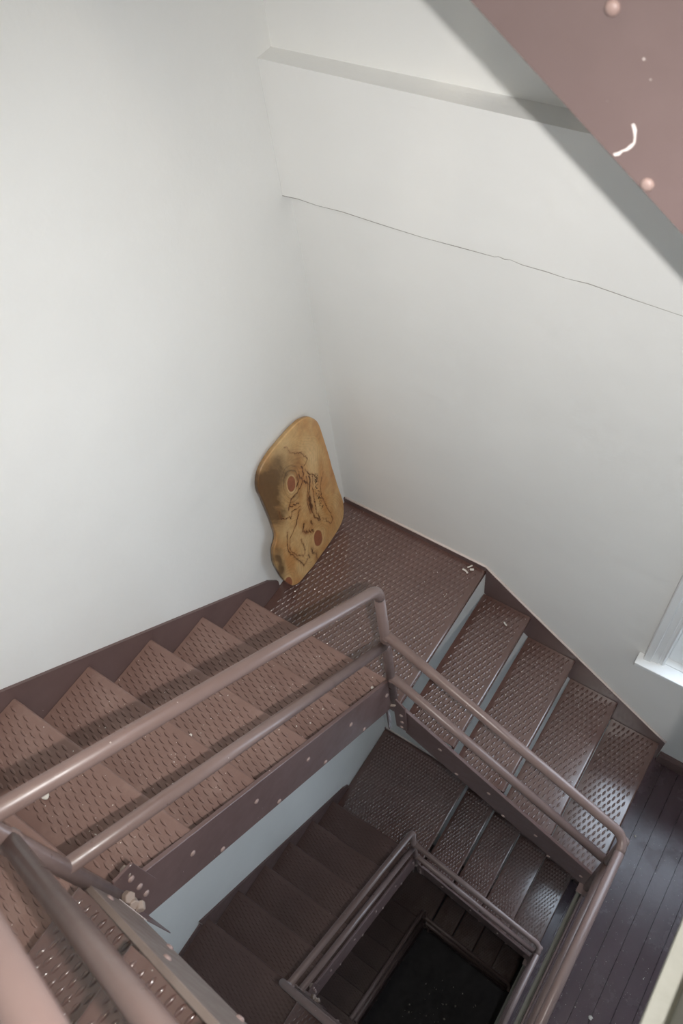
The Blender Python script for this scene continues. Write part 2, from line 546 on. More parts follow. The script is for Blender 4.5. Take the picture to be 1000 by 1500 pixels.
# ------------------------------------------------------------------ chequer plate
LUG_L, LUG_W, LUG_H = 0.0345, 0.0122, 0.0042
PX, PY = 0.0275, 0.0238
def lug_mesh(name, W, D, front, back, side=0.008, mat=None):
    """raised lens-shaped lugs in a staggered grid on a plate W wide (x) and D deep (y);
    gentle flank down the stairs, steep flank of darker colour up the stairs"""
    verts, faces, flank_idx = [], [], []
    ca, sa = math.cos(math.radians(-9)), math.sin(math.radians(-9))
    st = [(-0.55, 0.70, 0.72), (0.0, 1.0, 1.0), (0.55, 0.70, 0.72)]
    cross = [(-0.52, 0.0), (-0.33, 0.52), (-0.05, 0.95), (0.22, 0.80), (0.44, 0.0)]
    nc = len(cross)
    nx = int((W - 2 * side) / PX)
    x0 = (W - nx * PX) / 2 + PX / 2
    for i in range(nx):
        y = front + (PY * 0.5 if i % 2 else 0.0) + PY * 0.3
        while y < D - back - LUG_W * 0.5:
            cx = x0 + i * PX
            n = len(verts)
            def P(u, v, h):
                verts.append((cx + u * ca - v * sa, y + u * sa + v * ca, h))
            P(-LUG_L / 2, 0, -0.0003)
            for t, wv, hv in st:
                for c, h in cross:
                    P(t * LUG_L / 2, wv * LUG_W * c, hv * LUG_H * h - 0.0003)
            P(LUG_L / 2, 0, -0.0003)
            e = n + 1 + 3 * nc
            for j in range(nc - 1):
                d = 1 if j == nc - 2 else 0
                faces.append((n, n + 1 + j, n + 2 + j)); flank_idx.append(d)
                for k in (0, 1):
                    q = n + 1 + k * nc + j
                    faces.append((q, q + nc, q + nc + 1, q + 1)); flank_idx.append(d)
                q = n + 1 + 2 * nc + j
                faces.append((e, q + 1, q)); flank_idx.append(d)
            y += PY
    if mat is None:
        flank_idx = [0] * len(flank_idx)
    me = bpy.data.meshes.new(name)
    me.from_pydata(verts, [], faces)
    me.materials.append(mat or M_TREAD)
    me.materials.append(M_FLANK)
    me.polygons.foreach_set('use_smooth', [True] * len(flank_idx))
    me.polygons.foreach_set('material_index', flank_idx)
    return me

def tread_plate(name, W, D, lip=0.035, mat=None):
    nr = 0.011
    arc = [(nr - nr * math.cos(a), -nr + nr * math.sin(a)) for a in [math.radians(t) for t in range(0, 91, 15)]]
    prof = [(0.004, -lip), (0.0, -lip + 0.004)] + arc + [(D, 0.0), (D, -0.006), (0.016, -0.006), (0.009, -lip)]
    me = prism_mesh(name, prof, 'x', 0.0, W, mat or M_TREAD)
    me.polygons.foreach_set('use_smooth', [True] * len(me.polygons))
    me.set_sharp_from_angle(angle=math.radians(28))
    return me

def add_tread(parent, kind, base, loc, rz, plate, lugs):
    t = put('tread', plate, parent, Vector(loc) - Vector(base), rz)
    g = put('raised_pattern', lugs, t)
    tag(g, kind='stuff')
    return t

ROT_L, ROT_R, ROT_U = math.pi, math.pi / 2, -math.pi / 2
TL_W, TR_W, TU_W = 0.709, 0.708, 0.77
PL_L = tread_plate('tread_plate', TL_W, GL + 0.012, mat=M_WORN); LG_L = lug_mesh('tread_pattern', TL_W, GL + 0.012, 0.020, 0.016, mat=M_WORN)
PL_R = tread_plate('tread_plate', TR_W, GR - 0.002); LG_R = lug_mesh('tread_pattern', TR_W, GR - 0.002, 0.024, 0.006)
PL_U = tread_plate('tread_plate', TU_W, GR + 0.012); LG_U = lug_mesh('tread_pattern', TU_W, GR + 0.012, 0.020, 0.016)

# bolts: low dome heads, axis +x and axis -y versions come from rotation
def bolt_mesh(r=0.0095, h=0.006):
    verts, faces = [], []
    seg = 10
    rings = [(r, 0.0), (r * 0.96, h * 0.45), (r * 0.62, h * 0.9)]
    for rr, hh in rings:
        for k in range(seg):
            a = 2 * math.pi * k / seg
            verts.append((hh, rr * math.cos(a), rr * math.sin(a)))
    for i in range(len(rings) - 1):
        for k in range(seg):
            faces.append((i * seg + k, i * seg + (k + 1) % seg, (i + 1) * seg + (k + 1) % seg, (i + 1) * seg + k))
    c = len(verts); verts.append((h, 0, 0))
    for k in range(seg):
        faces.append((2 * seg + k, 2 * seg + (k + 1) % seg, c))
    return mesh('bolt', verts, faces, M_BOLT, True)
BOLT = bolt_mesh()

def bolt(parent, loc, base, rz):
    return put('bolt', BOLT, parent, Vector(loc) - Vector(base), rz)

# ------------------------------------------------------------------ flights of one storey
def flight_wall():      # rises along the blank left wall
    base = Vector((0.36, -WY, 0.0))
    o = empty('stair_flight', base, '', 'stairs')
    for k in range(5):
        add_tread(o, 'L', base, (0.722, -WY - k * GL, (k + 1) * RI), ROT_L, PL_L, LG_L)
    line = lambda y, dz: RI + RI * ((-y - WY) / GL) + dz
    y1 = -1.872
    # well-side stringer
    poly = [(-0.752, line(-0.752, 0.018)), (y1, line(y1, 0.018)), (y1, line(y1, -0.262)), (-0.752, line(-0.752, -0.262))]
    poly = [(a - base.y, b) for a, b in poly]
    s = put('stringer', prism_mesh('stringer', poly, 'x', 0.726 - base.x, 0.740 - base.x, M_STEEL, 0.0015), o)
    for k in range(5):
        for a, dz in ((0.19, -0.098), (-0.08, -0.238)):
            y = -WY - (k + a) * GL
            if k == 0 and a < 0: continue
            bolt(s, (0.7395, y, line(y, dz)), base, 0)
    # wall stringer
    y0, y1 = -0.552, -1.90
    poly = [(y0, 0.004), (y0, 0.055), (-0.60, 0.128), (y1, line(y1, 0.058)), (y1, line(y1, -0.20)), (-0.80, line(-0.80, -0.20)), (-0.757, 0.004)]
    poly = [(a - base.y, b) for a, b in poly]
    ws = put('wall_stringer', prism_mesh('wall_stringer', poly, 'x', 0.0005 - base.x, 0.0115 - base.x, M_STEEL), o)
    return o

def flight_window():    # drops along the window wall to the board floor
    base = Vector((1.73, -0.36, -1.0))
    o = empty('stair_flight', base, '', 'stairs')
    for k in range(1, 5):
        add_tread(o, 'R', base, (WX + k * GR, -0.722, -k * RI), ROT_R, PL_R, LG_R)
    line = lambda x, dz: -RI * (x - WX) / GR + dz
    x0, x1 = 0.782, 1.728
    t0, t1, b0, b1 = -0.040, 0.022, -0.320, -0.262
    poly = [(x0, line(x0, t0)), (x1, line(x1, t1)), (x1, -0.998), (x1 - 0.03, -0.998), (x0, line(x0, b0))]
    poly = [(a - base.x, b - base.z) for a, b in poly]
    s = put('stringer', prism_mesh('stringer', poly, 'y', -0.740 - base.y, -0.726 - base.y, M_STEEL, 0.0015), o)
    for k in range(1, 5):
        for a, dz in ((-0.24, -0.128), (0.10, -0.262)):
            x = WX + (k + a) * GR
            if x > 1.70 or (k == 1 and a > 5): continue
            bolt(s, (x, -0.7395, line(x, dz)), base, -math.pi / 2)
    x0, x1 = WX + 0.002, 1.770
    poly = [(x0, line(x0, 0.022)), (x1, line(x1, 0.045)), (x1, -0.9), (x1, -0.998), (x1 - 0.06, -0.998), (x0 , line(x0, -0.195))]
    poly = [(a - base.x, b - base.z) for a, b in poly]
    put('wall_stringer', prism_mesh('wall_stringer', poly, 'y', -0.0115 - base.y, -0.0005 - base.y, M_STEEL), o)
    return o

RU = (H - 1.0 - 1.2) / 5
XU = 0.733
def flight_upper():     # from the left landing up to the next storey floor
    base = Vector((0.74, -2.25, 1.2))
    o = empty('stair_flight', base, '', 'stairs')
    for k in range(4):
        add_tread(o, 'U', base, (XU + k * GR, -1.870, 1.2 + (k + 1) * RU), ROT_U, PL_U, LG_U)
    line = lambda x, dz: 1.2 + RU + RU * (x - XU) / GR + dz
    x0, x1 = 0.752, 1.730
    poly = [(x0, line(x0, -0.02)), (x1, line(x1, -0.02)), (x1, line(x1, -0.28)), (x0, line(x0, -0.28))]
    poly = [(a - base.x, b - base.z) for a, b in poly]
    s = put('stringer', prism_mesh('stringer', poly, 'y', -1.867 - base.y, -1.853 - base.y, M_USTR, 0.0015), o)
    for k in range(4):
        for a, dz in ((0.24, -0.10), (-0.06, -0.25)):
            x = XU + (k + a) * GR
            if x < 0.78: continue
            bolt(s, (x, -1.8535, line(x, dz)), base, math.pi / 2)
    poly = [(XU, 1.204), (XU, line(XU, 0.05)), (x1, line(x1, 0.05)), (x1, line(x1, -0.2)), (XU + 0.1, line(XU + 0.1, -0.2)), (XU + 0.03, 1.204)]
    poly = [(a - base.x, b - base.z) for a, b in poly]
    put('wall_stringer', prism_mesh('wall_stringer', poly, 'y', ROOM_Y + 0.001 - base.y, ROOM_Y + 0.012 - base.y, M_STEEL), o)
    return o

def landing_corner():
    base = Vector((0.38, -0.37, 0.0))
    o = empty('stair_landing', base, '', 'landing')
    W, D = 0.742, WX - 0.004
    pl = put('plate', tread_plate('landing_plate', W, D, 0.030), o, Vector((WX, -0.746, 0)) - base, ROT_R)
    g = put('raised_pattern', lug_mesh('landing_pattern', W, D, 0.026, 0.03, 0.012), pl); tag(g, kind='stuff')
    bm = bmesh.new()
    box(bm, Vector((0.001, -0.0095, 0.0005)) - base, Vector((WX, -0.0008, 0.030)) - base)
    put('skirting', bm_mesh('skirting', bm, M_STEEL), o)
    bm = bmesh.new()
    box(bm, Vector((0.02, -0.752, -0.10)) - base, Vector((0.742, -0.7465, 0.0)) - base)
    box(bm, Vector((0.02, -0.746, -0.07)) - base, Vector((0.758, -0.70, -0.062)) - base)
    put('edge_angle', bm_mesh('edge_angle', bm, M_STEEL), o)
    return o

def landing_left():
    base = Vector((0.37, -2.25, 1.2))
    o = empty('stair_landing', base, '', 'landing')
    W, D = 0.748, -ROOM_Y - 1.857 - 0.003
    pl = put('plate', tread_plate('landing_plate', W, D, 0.030, M_WORN), o, Vector((0.751, -1.857, 1.2)) - base, ROT_L)
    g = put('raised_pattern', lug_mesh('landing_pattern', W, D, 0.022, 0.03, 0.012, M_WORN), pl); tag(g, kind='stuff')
    bm = bmesh.new()
    box(bm, Vector((0.0008, ROOM_Y + 0.01, 1.2005)) - base, Vector((0.0095, -1.905, 1.26)) - base)
    put('skirting', bm_mesh('skirting', bm, M_STEEL), o)
    bm = bmesh.new()
    box(bm, Vector((0.736, -2.64, 1.10)) - base, Vector((0.742, -1.88, 1.1935)) - base)
    put('edge_angle', bm_mesh('edge_angle', bm, M_STEEL), o)
    return o

# ------------------------------------------------------------------ railings
RR = 0.0185
P1 = (0.742, -0.742)
P2 = (0.742, -1.852)
P3 = (1.742, -0.742)
def rail(o, name, pts, base, r=RR, mat=None):
    return put(name, tube_mesh(name, pts, r, mat or M_RAIL, 16, base), o)

def weld(o, p, base, r=0.024):
    """lumpy weld bead"""
    bm = bmesh.new()
    bmesh.ops.create_icosphere(bm, subdivisions=2, radius=r)
    for v in bm.verts:
        v.co *= random.uniform(0.86, 1.06)
        v.co.z *= 0.8
    return put('weld', bm_mesh('weld', bm, M_RAIL, True), o, Vector(p) - Vector(base))

def railing_wall():
    base = Vector((P1[0], P1[1], 0.0))
    o = empty('stair_railing', base, '', 'railing')
    zt = lambda y: 1.0 + 0.862 * (-y - 0.807)
    zm = lambda y: 0.582 + 0.883 * (-y - 0.781)
    top = (P1[0], P1[1], zt(P1[1]) + 0.012)
    end = (P2[0], P2[1], zt(P2[1]))
    pts = [(P1[0], P1[1], 0.006)] + [(P1[0], P1[1], z) for z in (0.3, 0.6)] + bend((P1[0], P1[1], 0.3), top, end, 0.055) + [end]
    rail(o, 'post', [(P1[0], P1[1], 0.006), (P1[0], P1[1], 0.45), (P1[0], P1[1], top[2] - 0.056)], base)
    rail(o, 'top_rail', bend((P1[0], P1[1], 0.3), top, end, 0.055) + [Vector(end)], base)
    rail(o, 'mid_rail', [(P1[0], P1[1], zm(P1[1])), (P2[0], P2[1], zm(P2[1]))], base)
    weld(o, (P1[0], P1[1] - 0.012, zm(P1[1]) + 0.004), base)
    # bracket plates at the landing corner
    b = put('bracket', prism_mesh('bracket', [(q[0] - base.x, q[1]) for q in ((0.742, 0.045), (0.760, 0.060), (0.802, 0.005), (0.802, -0.262), (0.746, -0.262))],
                                  'y', -0.753 - base.y, -0.7455 - base.y, M_STEEL, 0.001), o)
    for x, z in ((0.78, -0.09), (0.78, -0.17), (0.775, -0.235)):
        bolt(b, (x, -0.753, z), base, -math.pi / 2)
    b2 = put('bracket_blade', prism_mesh('bracket_blade', [(-0.772 - base.y, 0.0), (-0.752 - base.y, 0.02), (-0.752 - base.y, -0.25), (-0.762 - base.y, -0.31), (-0.770 - base.y, -0.31)],
                                         'x', 0.7135 - base.x, 0.7195 - base.x, M_STEEL), o)
    w_ = put('weld', bm_chip(0.017, 5), o, Vector((0.742, -0.752, -0.004)) - base)
    w_.data.materials.clear(); w_.data.materials.append(M_DUSTY)
    return o

def railing_window():
    base = Vector((P1[0], P1[1], 0.0))
    o = empty('stair_railing', base, '', 'railing')
    b = (1.742, -0.742, 0.004)
    rail(o, 'top_rail', [Vector((P1[0] + 0.004, P1[1], 0.634))] + bend((P1[0], P1[1], 0.634), b, (1.742, -1.2, 0.0), 0.06), base)
    rail(o, 'mid_rail', [(P1[0] + 0.004, P1[1], 0.264), (1.742, -0.742, -0.416)], base)
    weld(o, (P1[0] + 0.014, P1[1], 0.622), base, 0.0235)
    weld(o, (P1[0] + 0.014, P1[1], 0.250), base, 0.0235)
    return o

def railing_floor():
    base = Vector((1.742, -1.3, -1.0))
    o = empty('floor_railing', base, '', 'railing')
    rail(o, 'top_rail', [(1.742, -0.803, 0.0035), (1.742, -1.852, 0.0)], base)
    rail(o, 'mid_rail', [(1.742, -0.742, -0.418), (1.742, -1.852, -0.418)], base)
    rail(o, 'post', [(1.742, -0.744, -0.995), (1.742, -0.744, -0.4), (1.742, -0.752, -0.012)], base)
    rail(o, 'post', [(1.742, -1.852, -0.995), (1.742, -1.852, -0.02)], base)
    for y in (-0.744, -1.852):
        bm = bmesh.new()
        box(bm, Vector((1.702, y - 0.04, -0.9995)) - base, Vector((1.79, y + 0.04, -0.992)) - base, 0.002)
        put('base_plate', bm_mesh('base_plate', bm, M_STEEL), o)
    return o

def railing_upper():
    base = Vector((P2[0], P2[1], 1.2))
    o = empty('stair_railing', base, '', 'railing')
    zt = lambda x: 2.502 + 0.83 * (x - 1.204)
    zm = lambda x: 1.845 + 0.842 * (x - 0.811)
    top = (P2[0], P2[1], zt(P2[0]))
    end = (1.742, P2[1], zt(1.742))
    rail(o, 'post', [(P2[0], P2[1], 1.205), (P2[0], P2[1], 1.6), (P2[0], P2[1], top[2] - 0.056)], base)
    rail(o, 'top_rail', bend((P2[0], P2[1], 1.6), top, end, 0.055) + [Vector(end)], base)
    rail(o, 'mid_rail', [(P2[0], P2[1], zm(P2[0])), (1.742, P2[1], zm(1.742))], base)
    weld(o, (P2[0] + 0.014, P2[1], zm(P2[0]) + 0.010), base, 0.025)
    b = put('bracket', prism_mesh('bracket', [(q[0] - base.y, q[1] - base.z) for q in ((-1.775, 1.262), (-1.775, 1.07), (-1.83, 1.015), (-1.868, 1.015), (-1.868, 1.235), (-1.83, 1.285))],
                                  'x', 0.7405 - base.x, 0.7480 - base.x, M_STEEL, 0.001), o)
    for y, z in ((-1.805, 1.215), (-1.81, 1.14), (-1.815, 1.075)):
        bolt(b, (0.748, y, z), base, 0)
    put('bracket_blade', prism_mesh('bracket_blade', [(q[0] - base.x, q[1] - base.z) for q in ((0.75, 1.235), (0.835, 1.20), (0.845, 1.03), (0.835, 1.02), (0.75, 1.07))],
                                    'y', -1.8525 - base.y, -1.8505 - base.y, M_STEEL), o)
    # pale nuts and weld lumps round the post foot
    for (p, r) in (((0.770, -1.838, 1.215), 0.015), ((0.785, -1.842, 1.205), 0.013), ((0.800, -1.838, 1.195), 0.012), ((0.735, -1.800, 1.235), 0.014)):
        n = put('nut', nut_mesh(r, 0.02), o, Vector(p) - base)
        n.rotation_euler = (0.5 * random.random(), 1.2 + random.uniform(-0.3, 0.3), random.uniform(-0.5, 0.5))
    return o

def bm_chip(r, seed):
    rd = random.Random(seed)
    bm = bmesh.new()
    bmesh.ops.create_icosphere(bm, subdivisions=2, radius=r)
    for v in bm.verts:
        v.co *= rd.uniform(0.75, 1.12)
    for v in bm.verts:
        v.co.z *= 0.6
    return bm_mesh('chip', bm, M_CHIP)

def nut_mesh(r, h):
    poly = [(r * math.cos(math.pi / 3 * k), r * math.sin(math.pi / 3 * k)) for k in range(6)]
    return prism_mesh('nut', poly, 'z', -h / 2, h / 2, M_DUSTY, 0.002)

# ---- build the storey in view, then copy it down the well
parts = dict(fw=flight_wall(), fr=flight_window(), fu=flight_upper(), lc=landing_corner(), ll=landing_left(),
             rw=railing_wall(), rr=railing_window(), rf=railing_floor(), ru=railing_upper())
LAB = {
    'fw': ('brown steel stair flight rising along the blank white wall from the slab landing',
           'shaded brown stair flight along the blank wall, one storey below the wooden slab',
           'dark stair flight along the blank wall at the bottom of the well'),
    'fr': ('brown steel stair flight with shiny open treads dropping from slab landing along window wall',
           'bluish shiny stair flight under the window wall, one storey below the slab landing',
           'dark stair flight under the window wall at the bottom of the well'),
    'fu': ('brown steel stair flight with glinting treads beside the tapered bracket and pale nuts',
           'brown stair flight one storey below, starting at the lower left landing beside its crosswise rail',
           None),
    'lc': ('brown patterned steel corner landing with the wooden slab standing on it',
           'dark patterned corner landing one storey straight below the wooden slab',
           'unlit corner landing at the bottom of the well'),
    'll': ('brown patterned steel landing at the top of the flight along the blank wall',
           'unlit smooth looking landing at the top of the lower flight along the blank wall',
           'dark landing deep in the well beneath the lower left landing'),
    'rw': ('brown pipe railing with bent corner post along the flight by the blank wall',
           'thin brown pipe railing around the dark well, along the lower flight by the blank wall',
           'dark pipe railing at the bottom of the well beside the blank wall flight'),
    'rr': ('brown two-pipe railing sloping beside the shiny treads down to the board floor',
           'brown two-pipe railing of the lower shiny flight, over the dark well',
           'dark pipe railing at the bottom of the well beside the window wall flight'),
    'rf': ('brown pipe guard railing along the edge of the board floor by the pale beam',
           'brown pipe guard railing along the lower board floor edge, under the pale beam',
           None),
    'ru': ('thick brown pipe railing with tapered bracket and pale nuts at its post foot',
           'dark pipe railing crossing the lower left landing edge, one storey under the tapered bracket',
           None),
}
GRP = {'f': 'stair flights', 'l': 'stair landings', 'r': 'pipe railings'}
tops = list(parts.items())
for key, o in tops:
    o['label'] = LAB[key][0]
    o['group'] = GRP[key[0]]
    for lev in (1, 2):
        if LAB[key][lev] is None:
            continue
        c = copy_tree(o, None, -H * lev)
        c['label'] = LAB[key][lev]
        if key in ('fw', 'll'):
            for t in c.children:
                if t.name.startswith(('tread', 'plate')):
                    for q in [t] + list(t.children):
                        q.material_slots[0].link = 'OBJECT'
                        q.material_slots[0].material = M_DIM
    if key == 'fr':
        c = copy_tree(o, None, H)
        c['label'] = 'mauve brown steel stair flight overhead with a curved white scratch on its stringer'
        UPF = c
    if key == 'lc':
        c = copy_tree(o, None, H)
        c['label'] = 'corner landing of the storey above, at the head of the scratched stringer'

# white scratch on the overhead stringer
us = [c for c in UPF.children if c.name.startswith('stringer')][0]
us.material_slots[0].link = 'OBJECT'
us.material_slots[0].material = M_FADED
pts = [(1.2575, 2.634), (1.2615, 2.627), (1.2635, 2.618), (1.2640, 2.610), (1.2600, 2.604), (1.2560, 2.599), (1.2510, 2.596), (1.2470, 2.591), (1.2410, 2.588)]
v, f = [], []
pts = [(a - 0.006, b - 0.007) for a, b in pts]
for i, (x, z) in enumerate(pts):
    hw = 0.0016 + 0.0007 * math.sin(i * 1.9)
    a, b = pts[max(i - 1, 0)], pts[min(i + 1, len(pts) - 1)]
    t = Vector((b[0] - a[0], b[1] - a[1])).normalized()
    nx, nz = -t.y * hw, t.x * hw
    for sx in (-1, 1):
        v.append((x + sx * nx - UPF.location.x, -0.7406 - UPF.location.y, z + sx * nz - UPF.location.z))
    for sx in (1, -1):
        v.append((x + sx * nx - UPF.location.x, -0.7398 - UPF.location.y, z + sx * nz - UPF.location.z))
    if i:
        k = 4 * i
        for j in range(4):
            f.append((k - 4 + j, k - 4 + (j + 1) % 4, k + (j + 1) % 4, k + j))
sc_ = put('scratch', mesh('scratch', v, f, M_CHALK), us)
sc_['label'] = 'curved white scratch'

# pale paint edge of the wall above the stringers
for k in (0, -1):
    line = lambda x: -RI * (x - WX) / GR
    pts = [(0.01, -0.004, 0.033), (0.4, -0.004, 0.034), (WX, -0.004, 0.032), (0.80, -0.005, 0.006)] + \
          [(x, -0.005, line(x) + 0.024 + 0.022 * (x - 0.8)) for x in (0.95, 1.1, 1.25, 1.4, 1.55, 1.70)] + [(1.770, -0.005, line(1.77) + 0.049)]
    c = put('paint_edge', tube_mesh('paint_edge', [(a, b, z + k * H + 0.0015 * math.sin(a * 40)) for a, b, z in pts], 0.0058, M_CAULK, 6), WB)

# ------------------------------------------------------------------ unseen fill lamp added to warm the upper stairwell
def fill_lamp():
    base = Vector((1.25, -1.55, Z_TOP))
    o = empty('fill_lamp', base, 'unseen round warm fill lamp added over the stairwell', 'lamp')
    def disc(r0, r1, z0, z1, mat, name):
        pr = [(0, z0), (r0, z0), (r1, z1), (0, z1)]
        v, f, n = [], [], 32
        for rr, zz in pr[1:3]:
            v += [(rr * math.cos(2 * math.pi * k / n), rr * math.sin(2 * math.pi * k / n), zz) for k in range(n)]
        f = [tuple(range(n)), tuple(range(2 * n - 1, n - 1, -1))] + [(k, (k + 1) % n, n + (k + 1) % n, n + k) for k in range(n)]
        return put(name, mesh(name, v, f, mat), o)
    disc(0.20, 0.20, -0.0005, -0.03, M_TRIM, 'base_plate')
    mt = bpy.data.materials.new('fill_lamp_glow'); mt.use_nodes = True
    bs = mt.node_tree.nodes['Principled BSDF']
    bs.inputs['Emission Color'].default_value = (1.0, 0.86, 0.66, 1)
    bs.inputs['Emission Strength'].default_value = FILL_LAMP
    disc(0.185, 0.14, -0.031, -0.09, mt, 'fill_diffuser')
fill_lamp()

# ------------------------------------------------------------------ leaning wooden slab
OUT = [(-0.1583, 0.8047), (-0.1282, 0.7617), (-0.1146, 0.7201), (-0.1099, 0.6489), (-0.1052, 0.5129), (-0.1059, 0.4276),
       (-0.1040, 0.4049), (-0.1013, 0.2959), (-0.095, 0.1935), (-0.0977, 0.1477), (-0.1149, 0.0882), (-0.1461, 0.0549), (-0.1992, 0.0387),
       (-0.2657, 0.0297), (-0.3302, 0.0247), (-0.3939, 0.0197), (-0.4531, 0.0259), (-0.5021, 0.0298), (-0.5385, 0.0529), (-0.5591, 0.0907),
       (-0.5781, 0.1562), (-0.5857, 0.2355), (-0.5884, 0.3005), (-0.5779, 0.3555), (-0.5644, 0.3858), (-0.5355, 0.4142), (-0.5252, 0.4477),
       (-0.524, 0.5011), (-0.5228, 0.5707), (-0.5239, 0.6323), (-0.525, 0.6921), (-0.5277, 0.736), (-0.5188, 0.7736), (-0.4991, 0.806),
       (-0.4702, 0.8277), (-0.4328, 0.8401), (-0.3896, 0.8465), (-0.34, 0.8468), (-0.2898, 0.847), (-0.2408, 0.8419), (-0.2013, 0.8322)]
CRACKS = [
    (0.0030, [(-0.2498, 0.5351), (-0.262, 0.4797), (-0.2797, 0.4471), (-0.2881, 0.3939), (-0.2912, 0.342)]),
    (0.0080, [(-0.2848, 0.4263), (-0.2881, 0.3939), (-0.2899, 0.3544)]),
    (0.0030, [(-0.2912, 0.342), (-0.292, 0.2956), (-0.267, 0.2358), (-0.2664, 0.2835)]),
    (0.0022, [(-0.2729, 0.6274), (-0.2756, 0.5807), (-0.2937, 0.5418), (-0.337, 0.5226), (-0.38, 0.5294), (-0.4127, 0.4892)]),
    (0.0032, [(-0.3134, 0.6019), (-0.3124, 0.5715), (-0.3294, 0.5569)]),
    (0.0016, [(-0.4641, 0.5426), (-0.4658, 0.4914), (-0.4138, 0.4363), (-0.3961, 0.46), (-0.3483, 0.4385)]),
    (0.0032, [(-0.3583, 0.4233), (-0.3817, 0.3968), (-0.4053, 0.37)]),
    (0.0040, [(-0.3603, 0.323), (-0.3785, 0.298), (-0.3631, 0.2588)]),
    (0.0040, [(-0.3172, 0.2933), (-0.3167, 0.2627)]),
    (0.0016, [(-0.4109, 0.3676), (-0.46, 0.335), (-0.4794, 0.2821), (-0.4635, 0.2207), (-0.4198, 0.1513), (-0.4019, 0.1687), (-0.4017, 0.2593)]),
    (0.0022, [(-0.4583, 0.3901), (-0.4835, 0.3269), (-0.4906, 0.2772), (-0.4644, 0.1912), (-0.4455, 0.1341), (-0.4362, 0.0893), (-0.4102, 0.1068)]),
    (0.0032, [(-0.3641, 0.139), (-0.3668, 0.1008), (-0.3459, 0.078), (-0.3543, 0.0304)]),
    (0.0022, [(-0.3935, 0.1263), (-0.3928, 0.0989)]),
    (0.0012, [(-0.1673, 0.4691), (-0.2044, 0.4138), (-0.2144, 0.3527), (-0.2027, 0.2638), (-0.1875, 0.1472), (-0.2066, 0.1357), (-0.2445, 0.2275)]),
    (0.0011, [(-0.324, 0.8002), (-0.3034, 0.74), (-0.2524, 0.686), (-0.2296, 0.6214), (-0.2598, 0.6131)]),
    (0.0016, [(-0.2594, 0.5878), (-0.2467, 0.5443), (-0.2205, 0.5109), (-0.2101, 0.4558)]),
    (0.0014, [(-0.2632, 0.5501), (-0.2756, 0.4866), (-0.3029, 0.4205), (-0.3059, 0.3412)]),
    (0.0014, [(-0.2294, 0.5123), (-0.2506, 0.449), (-0.2618, 0.3718), (-0.2735, 0.2921)]),
]
CRACKS += [(0.0030, [(-0.305 + 0.012 * k, 0.60 - 0.03 * k), (-0.300 + 0.012 * k, 0.575 - 0.03 * k)]) for k in range(3)] + \
    [(0.0028, [(-0.372 + 0.014 * k, 0.285 - 0.014 * k), (-0.366 + 0.014 * k, 0.262 - 0.016 * k)]) for k in range(4)] + \
    [(0.0024, [(-0.40 + 0.02 * k, 0.50 - 0.012 * k), (-0.388 + 0.02 * k, 0.482 - 0.012 * k)]) for k in range(3)]
DOTS = [(-0.2122, 0.493), (-0.2277, 0.4315), (-0.2329, 0.356), (-0.2317, 0.2986)]

def vnoise(x, y, seed):
    g = np.random.default_rng(seed).random((257, 257))
    xi, yi = np.floor(x).astype(int), np.floor(y).astype(int)
    fx, fy = x - xi, y - yi
    fx, fy = fx * fx * (3 - 2 * fx), fy * fy * (3 - 2 * fy)
    a = g[xi % 256, yi % 256]; b = g[(xi + 1) % 256, yi % 256]; c = g[xi % 256, (yi + 1) % 256]; d = g[(xi + 1) % 256, (yi + 1) % 256]
    return (a * (1 - fx) + b * fx) * (1 - fy) + (c * (1 - fx) + d * fx) * fy

def fbm(x, y, seed, n=4):
    s, amp, t = 0, 1.0, 0
    for i in range(n):
        s = s + amp * vnoise(x * 2 ** i, y * 2 ** i, seed + i); t += amp; amp *= 0.55
    return s / t

def segdist(px, py, poly):
    d = np.full(px.shape, 9.0)
    for (ax, ay), (bx, by) in zip(poly[:-1], poly[1:]):
        vx, vy = bx - ax, by - ay
        t = np.clip(((px - ax) * vx + (py - ay) * vy) / (vx * vx + vy * vy + 1e-12), 0, 1)
        d = np.minimum(d, np.hypot(px - ax - t * vx, py - ay - t * vy))
    return d

def sstep(a, b, x):
    t = np.clip((x - a) / (b - a), 0, 1)
    return t * t * (3 - 2 * t)

